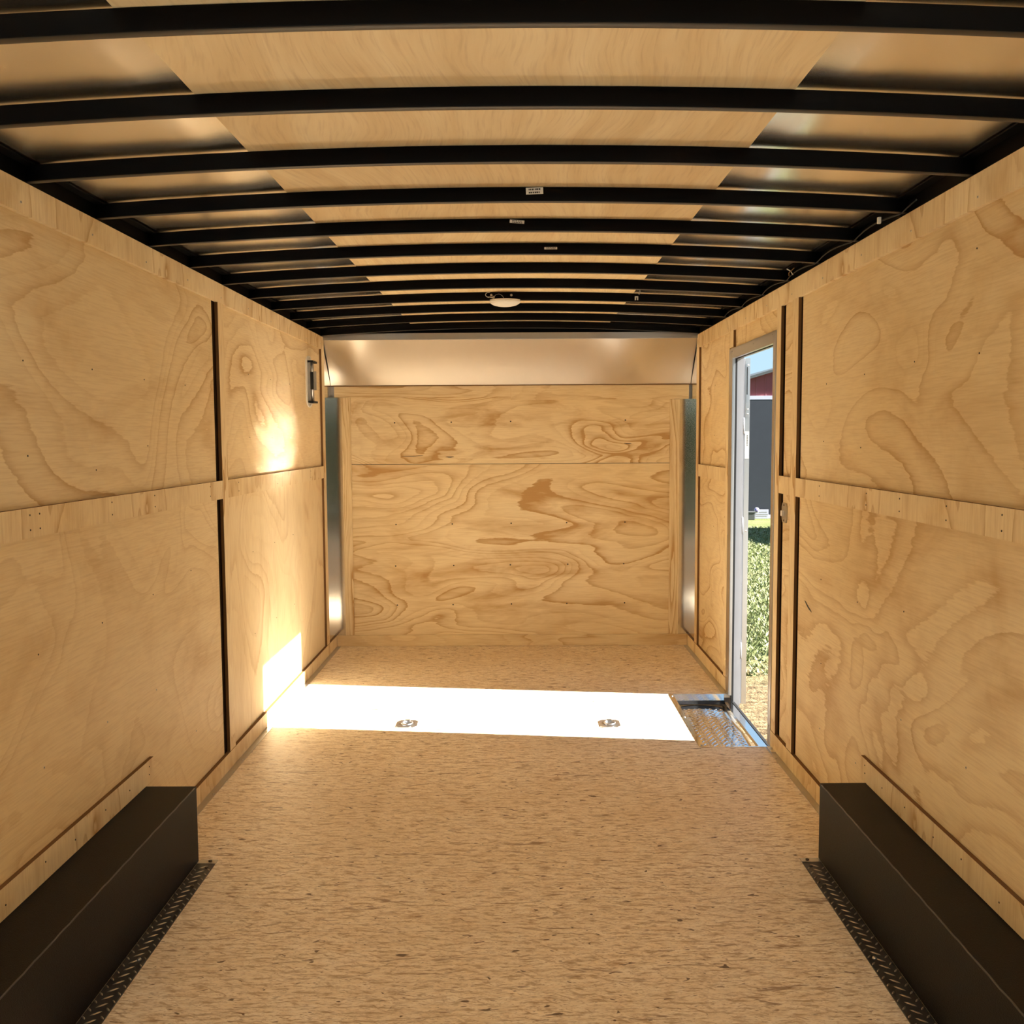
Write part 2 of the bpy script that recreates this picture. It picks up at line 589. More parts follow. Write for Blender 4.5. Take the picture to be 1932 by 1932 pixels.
def screws(parent, pts, normal, key='s', r=0.0045, mat='screw'):
    me = screw_mesh(key, r, mat)
    q = Vector(normal).to_track_quat('Z', 'Y')
    off = Vector(parent['_w'])
    for p in pts:
        o = bpy.data.objects.new('screw', me)
        COL.objects.link(o)
        o.parent = parent
        o.location = Vector(p) - off
        o.rotation_euler = q.to_euler()


def sheet(name, side, y0, y1, z0, z1, mat, parent):
    """plywood sheet on a side wall, face at |x| = WP; the cut edges take the shade-darkened brown"""
    a, b = side * WP, side * (WP + 0.0105)
    m = MB().box(min(a, b), max(a, b), y0, y1, z0, z1, mat)
    m.mi('edge')
    for f in m.bm.faces:
        if abs(f.calc_center_median().x - a) > 1e-4 and abs(f.calc_center_median().x - b) > 1e-4:
            f.material_index = 1
    o = m.build(name, mat, parent)
    o['_w'] = parent['_w']
    return o


def strip(name, side, y0, y1, z0, z1, mat, parent, proud=T):
    a, b = side * (W + 0.0035), side * (W + 0.0035 - proud - 0.0035)
    m = MB().box(min(a, b), max(a, b), y0, y1, z0, z1, mat)
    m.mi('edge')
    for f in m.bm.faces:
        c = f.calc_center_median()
        if abs(c.x - b) > 1e-4 and c.z > z0 + 1e-5:  # unlit edges take the shaded brown; lit undersides stay plain wood
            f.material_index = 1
    return m.build(name, mat, parent)


# left wall
wl = empty('wall_left', (-W, 2.8, 0), kind='structure', label='left wall of knotty plywood sheets framed by thin plywood strips')
MB().box(-OUT, -(WP + 0.012), YR, YE + 0.05, -0.1, 2.24, 'outer').build('outer_skin', 'outer', wl)
sheet('plywood_sheet', -1, 0.9, 4.026, 1.226, HW - 0.004, 'ply_left_a', wl)
sheet('plywood_sheet', -1, 0.9, 4.026, 0.0, 1.224, 'ply_left_b', wl)
sheet('plywood_sheet', -1, YR, 0.898, 0.0, HW - 0.004, 'ply_left_b', wl)
up_l = sheet('plywood_sheet', -1, 4.080, 6.215, 1.226, HW - 0.004, 'ply_left_c', wl)
lo_l = sheet('plywood_sheet', -1, 4.080, 6.215, 0.0, 1.224, 'ply_left_d', wl)
MB().box(-(WP + 0.011), -(WP + 0.004), 4.0265, 4.0795, 0, HW, 'void').build('shade_board', 'void', wl)
# right wall
wr = empty('wall_right', (W, 2.8, 0), kind='structure', label='right wall of swirly plywood sheets around the open side door')
MB().box(WP + 0.012, OUT, YR, D0, -0.1, 2.24, 'outer').box(WP + 0.012, OUT, D1, YE + 0.05, -0.1, 2.24, 'outer') \
    .box(WP + 0.012, OUT, D0, D1, DZ, 2.24, 'outer').build('outer_skin', 'outer', wr)
sheet('plywood_sheet', 1, 0.9, 4.000, 1.226, HW - 0.004, 'ply_right_a', wr)
sheet('plywood_sheet', 1, 0.9, 4.000, 0.0, 1.224, 'ply_right_b', wr)
sheet('plywood_sheet', 1, YR, 0.898, 0.0, HW - 0.004, 'ply_right_b', wr)
sheet('plywood_sheet', 1, 4.030, 4.252, 1.226, HW - 0.004, 'ply_right_c', wr)
sheet('plywood_sheet', 1, 4.030, 4.252, 0.0, 1.224, 'ply_right_b', wr)
sheet('plywood_sheet', 1, 4.290, D0, 0.0, HW - 0.004, 'ply_right_c', wr)
sheet('plywood_sheet', 1, D0 + 0.001, D1 - 0.001, DZ + 0.002, HW - 0.004, 'ply_right_c', wr)
sheet('plywood_sheet', 1, D1, 6.215, 1.226, HW - 0.004, 'ply_right_c', wr)
sheet('plywood_sheet', 1, D1, 6.215, 0.0, 1.224, 'ply_right_c', wr)
MB().box(WP + 0.004, WP + 0.011, 4.0005, 4.0295, 0, HW, 'void').build('shade_board', 'void', wr)
MB().box(WP + 0.004, WP + 0.011, 4.2525, 4.2895, 0, HW, 'void').build('shade_board', 'void', wr)

# strips: top board, middle rail, uprights, skirting
tn = [3]


def trim(label, *parts):
    o = empty('trim_%d' % tn[0], (parts[0][0] * W, (parts[0][1] + parts[0][2]) / 2, parts[0][3]), kind='structure', label=label)
    tn[0] += 1
    for p in parts:
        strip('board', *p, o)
    return o


tl = trim('plywood board along the top of the left wall, screwed every rib', (-1, YR, 6.275, 2.022, HW, 'strip_y'))
tr = trim('plywood board along the top of the right wall, screwed every rib', (1, YR, 6.275, 2.018, HW, 'strip_y'))
rl = trim('plywood mid rail across the near left wall', (-1, 0.9, 4.066, 1.187, 1.265, 'strip_y'))
rl2 = trim('plywood mid rail on the far left wall below the bright reflected glint', (-1, 4.1465, 6.19, 1.187, 1.265, 'strip_y'))
rr = trim('plywood mid rail across the near right wall', (1, 0.9, 4.016, 1.187, 1.265, 'strip_y'))
rr2 = trim('short plywood rail above the light switch', (1, 4.0965, 4.276, 1.187, 1.265, 'strip_y'))
rr3 = trim('short plywood rail on the far right wall beyond the door', (1, 5.381, 6.19, 1.187, 1.265, 'strip_y'))
pl = trim('upright plywood strip splitting the left wall, dark gap beside it', (-1, 4.067, 4.146, 0.0, 2.0215, 'strip_z'))
pl2 = trim('upright plywood strip at the far end of the left wall', (-1, 6.191, 6.275, 0.0, 2.0215, 'strip_z'))
pr = trim('upright plywood strip on the right wall beside the near sheet', (1, 4.017, 4.096, 0.0, 2.0175, 'strip_z'))
pr2 = trim('upright plywood strip against the near side of the door frame', (1, 4.277, 4.345, 0.0, 2.0175, 'strip_z'))
pr3 = trim('upright plywood strip against the far side of the door frame', (1, 5.30, 5.380, 0.0, 1.925, 'strip_z'), (1, 5.215, 5.295, 1.927, 2.0175, 'strip_z'))
pr4 = trim('upright plywood strip at the far end of the right wall', (1, 6.191, 6.275, 0.0, 2.0175, 'strip_z'))
bl_ = empty('baseboard_left', (-W, 4.8, 0), kind='structure', label='plywood skirting strip along the left wall')
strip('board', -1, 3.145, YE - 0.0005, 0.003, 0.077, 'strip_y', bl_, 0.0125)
br_ = empty('baseboard_right', (W, 4.8, 0), kind='structure', label='plywood skirting strip along the right wall, broken by the door')
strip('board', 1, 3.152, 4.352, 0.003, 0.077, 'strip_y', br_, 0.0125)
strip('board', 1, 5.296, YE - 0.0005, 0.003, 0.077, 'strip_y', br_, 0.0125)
# boards over the wheel boxes
for s, yb, lab in ((-1, 3.148, 'left'), (1, 3.137, 'right')):
    o = empty('trim_%d' % tn[0], (s * W, 2.0, 0.27), kind='structure', label='plywood strip on the %s wall just above the black wheel box' % lab)
    tn[0] += 1
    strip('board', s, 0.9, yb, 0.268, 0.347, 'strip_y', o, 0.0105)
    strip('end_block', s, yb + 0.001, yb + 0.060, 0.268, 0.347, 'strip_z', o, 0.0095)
    screws(o, [(s * (W - 0.0105), y, z) for y, z in [(2.05, 0.31), (2.25, 0.30), (2.45, 0.318), (2.62, 0.305), (2.82, 0.312), (3.0, 0.305)]], (-s, 0, 0), 'd', 0.003, 'screwd')
    screws(o, [(s * (W - 0.0095), yb + 0.02, 0.325), (s * (W - 0.0095), yb + 0.018, 0.298)], (-s, 0, 0), 'd')

# screws
ys = [RIB0 + RIBS * i for i in range(12)]
screws(tl, [(-(W - T), y - 0.05, 2.05 + 0.006 * math.sin(i * 3)) for i, y in enumerate(ys) if y > 2.0], (1, 0, 0), 'm', 0.004)
screws(tr, [((W - T), y - 0.05, 2.048 + 0.006 * math.sin(i * 2)) for i, y in enumerate(ys) if y > 2.0], (-1, 0, 0), 'm')
near_l = [(2.477, 1.647), (2.879, 1.653), (3.278, 1.647), (3.68, 1.65), (2.48, 1.40), (2.88, 1.35), (3.29, 1.42), (2.493, 0.561), (2.889, 0.566), (3.29, 0.56), (3.682, 0.289), (2.489, 0.871), (2.88, 0.88), (3.29, 0.9), (3.68, 0.93)]
screws(wl, [(-WP, y, z) for y, z in near_l[:7] + near_l[11:]], (1, 0, 0), 'd', 0.0035, 'screwd')
screws(wl, [(-WP, y, z) for y, z in near_l[7:11]], (1, 0, 0), 'm', 0.0045)
screws(wl, [(-WP, y, z) for y in (4.55, 4.96, 5.37) for z in (0.5, 0.9, 1.45, 1.75)], (1, 0, 0), 'd')
screws(wr, [(WP, y, z) for y, z in [(2.47, 1.65), (2.87, 1.66), (3.28, 1.65), (3.68, 1.64), (2.5, 1.92), (2.9, 0.9), (3.3, 0.86), (3.7, 0.88), (3.68, 0.55), (3.7, 1.42), (3.3, 1.4)]], (-1, 0, 0), 'd')
screws(wr, [(WP, y, z) for y, z in [(2.47, 0.56), (2.9, 0.56), (3.28, 0.29), (3.68, 0.29)]], (-1, 0, 0), 'm')
screws(wr, [(WP, y, z) for y in (5.75,) for z in (0.5, 0.9, 1.45, 1.75)], (-1, 0, 0), 'd')
for o, s, r_ in ((rl, -1, (2.1, 2.45, 2.5, 2.95, 3.3, 3.9)), (rr, 1, (2.3, 2.6, 2.92, 3.2, 3.7))):
    screws(o, [(s * (W - T), y, z) for y in r_ for z in (1.208, 1.247)], (-s, 0, 0), 'd')
screws(rl2, [(-(W - T), y, z) for y in (4.3, 5.0, 5.8) for z in (1.208, 1.247)], (1, 0, 0), 'd')

# end wall
we = empty('wall_end', (0, YE, 0), kind='structure', label='end wall of strongly figured plywood with a row of dark screws')
MB().box(-1.245, 1.245, YE + 0.0135, YE + 0.05, -0.1, 2.24, 'outer').build('outer_skin', 'outer', we)
MB().box(-1.13, 1.12, YE + 0.003, YE + 0.013, 0.04, 1.2630, 'ply_end_b').build('plywood_sheet', 'ply_end_b', we)
MB().box(-1.13, 1.12, YE + 0.003, YE + 0.013, 1.2664, 1.80, 'ply_end_a').build('plywood_sheet', 'ply_end_a', we)
MB().box(-1.12, 1.11, YE + 0.006, YE + 0.0125, 1.2636, 1.2659, 'ink').build('joint_gap', 'ink', we)
MB().box(-1.157, -1.097, YE - 0.007, YE + 0.0029, 0.0785, 1.7225, 'strip_xz').build('stile', 'strip_xz', we)
MB().box(1.088, 1.153, YE - 0.007, YE + 0.0029, 0.0785, 1.6985, 'strip_xz').build('stile', 'strip_xz', we)
MB().box(-1.205, 0.0, YE - 0.007, YE + 0.0029, 1.7235, 1.803, 'strip_x').build('top_board', 'strip_x', we)
MB().box(0.001, 1.215, YE - 0.0065, YE + 0.0029, 1.7005, 1.803, 'strip_x').build('top_board', 'strip_x', we)
MB().box(-1.2165, 1.2165, YE - 0.0105, YE + 0.0029, 0.001, 0.0775, 'strip_x').build('skirting', 'strip_x', we)
pts = []
for x in (-0.80, -0.405, -0.005, 0.385, 0.78):
    for z in (0.292, 0.566, 0.855, 1.555):
        if z > 1.5 and x == 0.385:
            continue
        pts.append((x + 0.004 * math.sin(x * 40 + z * 9), YE + 0.003, z + 0.006 * math.sin(x * 17)))
screws(we, pts, (0, -1, 0), 'e', 0.006, 'screwd')

def slit(parent, axis, pos, a0, b0, length, wd, ang):
    m = MB()
    c_, s_ = math.cos(ang), math.sin(ang)
    o_ = []
    for k in range(14):
        t_ = 2 * math.pi * k / 14
        p_, q_ = 0.5 * length * math.cos(t_), 0.5 * wd * math.sin(t_) * (1 + 0.4 * math.sin(3 * t_))
        o_.append((a0 + p_ * c_ - q_ * s_, b0 + p_ * s_ + q_ * c_))
    m.prism(o_, axis, pos - 0.0008, pos + 0.0008, 'ink')
    m.build('veneer_slit', 'screwd', parent)


slit(wr, 'x', WP, 3.86, 0.745, 0.10, 0.009, 0.33)
slit(we, 'y', YE + 0.003, -0.42, 1.314, 0.06, 0.006, 0.0)
slit(we, 'y', YE + 0.003, -0.68, 1.322, 0.16, 0.004, 0.02)
slit(we, 'y', YE + 0.003, 0.80, 1.40, 0.055, 0.006, -0.05)

# ------------------------------------------------------------------ ceiling: metal skin and plywood panel
ce = empty('ceiling', (0, 2.8, 2.19), kind='structure', label='roof underside, bare metal sheet with a plywood panel down the middle')
bm = bmesh.new()
rows = []
ny, nx = 330, 56
y0, y1 = YR, 6.42


def pillow(x, y):
    t = ((y - RIB0) / RIBS) % 1.0
    side = abs(x)
    k = max(0.0, min(1.0, (1.235 - side) / 0.25))
    q = max(0.0, min(1.0, (side - 0.675) / 0.08))
    h = -0.0105 * math.sin(math.pi * t) * k * k * (3 - 2 * k) * q * q * (3 - 2 * q)
    b = math.floor((y - RIB0) / RIBS)
    h += 0.0022 * math.sin(math.pi * t) ** 2 * math.sin(2.3 * b + 5.0 * x + (1.7 if x > 0 else 0)) * k
    h += 0.0012 * math.sin(math.pi * t) ** 2 * math.sin(11 * x + 3.1 * b) * k
    return h


for j in range(ny + 1):
    y = y0 + (y1 - y0) * j / ny
    row = []
    for i in range(nx + 1):
        x = -1.26 + 2.52 * i / nx
        row.append(bm.verts.new((x, y, ztop(x) + 0.0055 + pillow(x, y))))
    rows.append(row)
for j in range(ny):
    for i in range(nx):
        f = bm.faces.new((rows[j][i], rows[j + 1][i], rows[j + 1][i + 1], rows[j][i + 1]))
        f.smooth = True
mb = MB()
mb.bm = bm
mb.build('metal_skin', 'skin', ce, recalc=False)
m = MB()
n = 30
prof = []
for i in range(n + 1):
    x = -0.645 + 1.292 * i / n
    prof.append((x, ztop(x) + 0.0005))
top = [(x, z + 0.0045) for x, z in prof[::-1]]
m.prism(prof + top, 'y', YR, 6.40, 'ceil')
m.build('plywood_panel', 'ceil', ce)
MB().box(-OUT, OUT, YR, YE + 0.05, 2.245, 2.27, 'outer').build('roof_outer_skin', 'outer', ce)

# steel top rails
for s, nm in ((-1, 'left'), (1, 'right')):
    m = MB()
    a, b = s * 1.226, s * 1.262
    m.box(min(a, b), max(a, b), YR, 6.50, HW + 0.0005, 2.163, 'black', 0.003)
    a, b = s * 1.196, s * 1.226
    m.box(min(a, b), max(a, b), YR, 6.50, 2.150, 2.1545, 'black')
    m.build('trim_%d' % tn[0], 'black', None, kind='structure', label='black steel top rail above the %s wall' % nm)
    tn[0] += 1

# ------------------------------------------------------------------ roof bows
def bow_mesh():
    m = MB()
    hw, r = 0.0125, 0.0035
    sec = []
    for cx_, cz_, a0 in ((hw - r, r, -90), (hw - r, RIBH - r, 0), (-hw + r, RIBH - r, 90), (-hw + r, r, 180)):
        for k in range(3):
            a = math.radians(a0 + 45 * k)
            sec.append((cx_ + r * math.cos(a), cz_ + r * math.sin(a)))
    nseg = 36
    rings = []
    for i in range(nseg + 1):
        x = -1.2255 + 2.451 * i / nseg
        zz = -ARCH * x * x
        rings.append([m.bm.verts.new((x, p[0], zz + p[1])) for p in sec])
    k = len(sec)
    for i in range(nseg):
        for j in range(k):
            f = m.bm.faces.new((rings[i][j], rings[i][(j + 1) % k], rings[i + 1][(j + 1) % k], rings[i + 1][j]))
            f.smooth = True
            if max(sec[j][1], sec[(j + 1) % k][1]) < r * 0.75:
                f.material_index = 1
    m.bm.faces.new(rings[0])
    m.bm.faces.new(rings[-1][::-1])
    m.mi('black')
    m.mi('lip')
    return m


ORD = ['nearest', 'second', 'third', 'fourth', 'fifth', 'sixth', 'seventh', 'eighth', 'ninth', 'tenth', 'eleventh', 'twelfth']
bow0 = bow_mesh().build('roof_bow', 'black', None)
BOWS = []
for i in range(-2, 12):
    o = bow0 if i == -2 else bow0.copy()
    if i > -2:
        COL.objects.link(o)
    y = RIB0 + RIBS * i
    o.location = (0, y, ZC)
    if i < 0:
        lab = 'black curved roof bow above and behind the top edge of the photo'
    elif i == 0:
        lab = 'nearest black arched roof bow, running along the top edge of the photo'
    elif i == 11:
        lab = 'farthest black arched roof bow, directly against the silver header panel'
    elif i == 8:
        lab = 'black arched roof bow that carries the white dome lamp'
    elif i in (3, 4, 5):
        lab = {3: 'fourth black roof bow from the front, with the largest white sticker',
               4: 'fifth black roof bow from the front, with a slightly tilted sticker',
               5: 'sixth black roof bow from the front, with the smallest sticker right of centre'}[i]
    else:
        lab = '%s black arched roof bow counted from the camera' % ORD[i]
    tag(o, lab, 'roof bow', 'black roof bows')
    BOWS.append(o)


def sticker(i, x0, x1, z0, z1, tilt):
    bow = BOWS[i + 2]
    y = RIB0 + RIBS * i
    cx_, cz_ = (x0 + x1) / 2, (z0 + z1) / 2
    w, h = x1 - x0, z1 - z0
    m = MB()
    m.box(-w / 2, w / 2, -0.0004, 0, -h / 2, h / 2, 'label')
    rnd = random.Random(i)
    for r0, r1 in ((0.10, 0.36), (-0.36, -0.12)):
        x = -w * 0.34
        while x < w * 0.30:
            ww = rnd.uniform(0.002, 0.006)
            m.box(x, x + ww, -0.0006, -0.0004, h * r0, h * r1, 'ink')
            x += ww + rnd.uniform(0.0008, 0.002)
    o = m.build('sticker', 'label', None)
    o.parent = bow
    o.location = (cx_, -0.0127, cz_ - ZC)
    o.rotation_euler = (0, math.radians(tilt), 0)
    o['label'] = 'small white printed sticker'


sticker(3, 0.076, 0.128, 2.1705, 2.190, -2)
sticker(4, 0.024, 0.074, 2.176, 2.187, 5)
sticker(5, 0.154, 0.204, 2.167, 2.176, 0)

# ------------------------------------------------------------------ silver header panel and corner posts
hd = empty('header_panel', (0, 6.35, 1.8), label='brushed silver sheet sloping across the top of the end wall', cat='metal panel')
bm = bmesh.new()
rows = []
nx, nz = 96, 24
ZT, ZB = 2.086, 1.803
for j in range(nz + 1):
    t = j / nz
    row = []
    for i in range(nx + 1):
        s = -1 + 2 * i / nx
        x = s * 1.2255
        y = 6.272 + (YE - 0.012 - 6.272) * t
        z = ZT + (ZB - ZT) * t
        # gentle cupping and the dents near both ends of the sheet
        d = 0.010 * math.sin(math.pi * t)
        e = max(0.0, (abs(s) - 0.62) / 0.38)
        d += 0.005 * e * e * math.sin(math.pi * min(1, t * 1.02))
        if s < 0:
            d += 0.010 * math.exp(-((s + 0.955) / 0.05) ** 2 - ((t - 0.62) / 0.28) ** 2)
            d -= 0.020 * math.exp(-((s + 0.84) / 0.09) ** 2) * math.sin(math.pi * min(1, 0.08 + t * 0.9))
        else:
            d -= 0.020 * math.exp(-((s - 0.60 - 0.08 * (t - 0.5)) / 0.13) ** 2) * math.sin(math.pi * min(1, 0.08 + t * 0.9))
            d += 0.008 * math.exp(-((s - 0.86) / 0.10) ** 2 - ((t - 0.3) / 0.5) ** 2)
        row.append(bm.verts.new((x, y + d * 0.73, z + d * 0.68)))
    rows.append(row)
for j in range(nz):
    for i in range(nx):
        f = bm.faces.new((rows[j][i], rows[j][i + 1], rows[j + 1][i + 1], rows[j + 1][i]))
        f.smooth = True
mb = MB()
mb.bm = bm
mb.build('sheet', 'brushed', hd, recalc=False)
MB().box(-1.232, 1.232, 6.255, 6.275, 2.083, 2.126, 'alu', 0.002).build('top_flange', 'alu', hd)
MB().box(-1.225, 1.225, 6.275, 6.29, 2.126, 2.19, 'black').build('backing_rail', 'black', hd)
# dark hem along the bottom edge of the sheet
MB().box(-1.226, 1.226, YE - 0.014, YE - 0.0075, 1.797, 1.8025, 'edge').build('bottom_hem', 'edge', hd)

for s, nm in ((-1, 'left'), (1, 'right')):
    c = empty('corner_post', (s * 1.2, YE - 0.1, 0.08), label='polished aluminium corner cover in the %s corner of the end wall' % nm, cat='corner trim', group='aluminium corner covers')
    m = MB()
    a, b = s * 1.1535, s * 1.2305
    m.box(min(a, b), max(a, b), YE - 0.003, YE + 0.002, 0.0785, 1.7005 if s > 0 else 1.7225, 'corner')
    m.build('end_face', 'corner', c)
    a, b = s * 1.2275, s * 1.2325
    m = MB().prism([(6.277, 0.078), (YE - 0.0035, 0.078), (YE - 0.0035, 1.79), (6.277, 2.055)], 'x', min(a, b), max(a, b), 'corner')
    m.build('side_face', 'corner', c)

# ------------------------------------------------------------------ door frame, door leaf, step well
dr = empty('door_1', (W, 4.8, 0), kind='structure', label='open side doorway with silver frame and sunlit lawn beyond')
x0, x1 = W - 0.0155, W + 0.002
m = MB()
m.box(x0, x1, 4.347, D0 + 0.012, 0.0, DZ + 0.048, 'alu', 0.003)
m.box(x0, x1, D1 - 0.022, 5.294, 0.0, DZ + 0.048, 'alu', 0.003)
m.box(x0 + 0.0002, x1, D0 + 0.0125, D1 - 0.0225, DZ - 0.008, DZ + 0.0478, 'alu', 0.003)
fr = m.build('frame', 'alu', dr)
m = MB()
m.box(x1 + 0.001, OUT + 0.004, D0 - 0.004, D0 + 0.001, -0.06, DZ, 'whitem')
m.box(x1 + 0.001, OUT + 0.004, D1 - 0.001, D1 + 0.004, -0.06, DZ, 'whitem')
m.box(x1 + 0.001, OUT + 0.004, D0, D1, DZ - 0.001, DZ + 0.004, 'whitem')
m.build('jamb', 'whitem', dr)
m = MB()
m.box(1.2325, 1.246, D1 - 0.009, D1 - 0.0012, -0.04, DZ - 0.001, 'rubber')
m.box(1.236, 1.244, D0, D1 - 0.009, DZ - 0.010, DZ - 0.0012, 'rubber')
m.box(1.236, 1.244, D0 + 0.0012, D0 + 0.007, -0.04, DZ - 0.001, 'rubber')
m.build('seal', 'rubber', dr)
for yy, zz in ((4.40, DZ + 0.03), (4.75, DZ + 0.025), (5.22, DZ + 0.03), (4.36, 1.04), (4.36, 0.09), (5.27, 0.9), (5.27, 0.1)):
    MB().cyl((x0 - 0.0025, yy, zz), (x0, yy, zz), 0.005, 10, 'screw').build('screw', 'screw', dr)

dl = empty('door_leaf', (OUT + 0.025, 5.25, 0.0), label='white aluminium side door folded right back, seen edge-on beyond the jamb', cat='door')
m = MB()
m.box(OUT + 0.007, OUT + 0.042, 5.250, 6.10, -0.055, 1.868, 'whitem', 0.003)
m.build('panel', 'whitem', dl)
m = MB()
m.box(OUT + 0.014, OUT + 0.040, 5.2455, 5.2497, -0.055, 1.868, 'alu')
m.build('edge_channel', 'alu', dl)
m = MB()
m.box(OUT + 0.019, OUT + 0.034, 5.2435, 5.2453, 1.63, 1.84, 'zinc', 0.0008)
m.box(OUT + 0.022, OUT + 0.027, 5.2428, 5.2434, 1.67, 1.82, 'rubber')
m.box(OUT + 0.017, OUT + 0.036, 5.2425, 5.2453, 1.55, 1.625, 'alu', 0.0008)
for z in (1.565, 1.59, 1.83):
    m.cyl((OUT + 0.028, 5.2405, z), (OUT + 0.028, 5.2425, z), 0.004, 10, 'screw')
m.build('latch_plate', 'zinc', dl)
m = MB()
m.box(OUT + 0.016, OUT + 0.0385, 5.2446, 5.2453, 1.32, 1.47, 'label')
for k in range(7):
    m.box(OUT + 0.027, OUT + 0.031, 5.2443, 5.2446, 1.39 + k * 0.009, 1.396 + k * 0.009, 'ink')
m.build('sticker', 'label', dl)['label'] = 'small white sticker with a column of print'
for zz in (0.25, 0.95, 1.5):
    MB().box(OUT + 0.0045, OUT + 0.014, 5.2375, 5.2450, zz - 0.04, zz + 0.04, 'whitem', 0.001).cyl((OUT + 0.006, 5.240, zz - 0.045), (OUT + 0.006, 5.240, zz + 0.045), 0.0055, 10, 'whitem').build('hinge', 'whitem', dl)
MB().cyl((OUT + 0.027, 5.243, 0.92), (OUT + 0.027, 5.2455, 0.92), 0.005, 10, 'screw').build('screw', 'screw', dl)

sw = empty('step_well', (1.06, 4.8, -0.055), label='sunken aluminium step with raised tread pattern inside the doorway', cat='step')
ZS = -0.055
X0s, X1s, Y0s, Y1s = 0.910, 1.196, 4.335, 5.240


def zplate(u, v):
    """tread sheet, warp shaped to throw a sun glint on the left wall: two shallow dishes with a twist"""
    q = 1 - (2 * u - 1) ** 2
    return ZS - 0.012 - 0.0045 * abs(math.sin(2 * math.pi * v)) + 0.026 * abs(v - 0.5) * q - 0.004 * q


m = MB()
# tread sheet
bm = m.bm
nxs, nys = 24, 80
vs = []
for j in range(nys + 1):
    r_ = []
    for i in range(nxs + 1):
        u, v = i / nxs, j / nys
        x = X0s + (X1s - X0s) * u
        y = Y0s + (Y1s - Y0s) * v
        z = zplate(u, v)
        r_.append(bm.verts.new((x, y, z)))
    vs.append(r_)
m.mi('tread')
for j in range(nys):
    for i in range(nxs):
        f = bm.faces.new((vs[j][i], vs[j][i + 1], vs[j + 1][i + 1], vs[j + 1][i]))
        f.smooth = True
k = 0
y = Y0s + 0.02
while y < Y1s - 0.06:
    x = X0s + 0.022 + (0.014 if k % 2 else 0)
    j = 0
    while x < X1s - 0.02:
        m.lozenge(x, y, zplate((x - X0s) / (X1s - X0s), (y - Y0s) / (Y1s - Y0s)) + 0.0003, math.radians(40 if (j + k) % 2 else -40), 0.026, 0.0072, 0.0034, 'tread')
        x += 0.029
        j += 1
    y += 0.0225
    k += 1
m.build('tread_plate', 'tread', sw)
m = MB()
m.box(0.886, 0.9105, 4.333, 5.246, 0.0005, 0.0025, 'tread')
m.box(0.9085, 0.9105, 4.333, 5.246, ZS, 0.002, 'tread')
m.box(0.9105, 1.214, Y1s, 5.246, 0.0005, 0.0025, 'tread')
m.box(0.886, 1.214, 4.327, 4.335, 0.0005, 0.0025, 'tread')
m.box(0.9105, 1.214, 4.331, 4.335, ZS, 0.002, 'tread')
m.box(0.9105, 1.196, Y1s, 5.244, ZS, 0.0005, 'tread')
m.build('rim', 'tread', sw)
MB().box(0.925, 1.200, Y1s - 0.006, Y1s - 0.0005, ZS + 0.001, ZS + 0.020, 'rubber').build('rubber_strip', 'rubber', sw)
m = MB()
m.box(1.196, 1.238, 4.337, 5.232, ZS - 0.004, ZS + 0.014, 'tread', 0.002)
m.build('threshold', 'tread', sw)
MB().box(1.2385, 1.252, 4.38, 5.226, ZS - 0.004, ZS + 0.017, 'rubber').build('threshold_seal', 'rubber', sw)
for x, y in ((0.898, 4.35), (0.898, 4.8), (0.898, 5.2)):
    MB().cyl((x, y, 0.0025), (x, y, 0.005), 0.006, 10, 'screw').build('screw', 'screw', sw)
MB().box(1.196, 1.2195, 4.245, 4.326, 0.0025, 0.006, 'tread', 0.001).cyl((1.207, 4.29, 0.006), (1.207, 4.29, 0.011), 0.007, 10, 'screw').build('corner_plate', 'tread', sw)

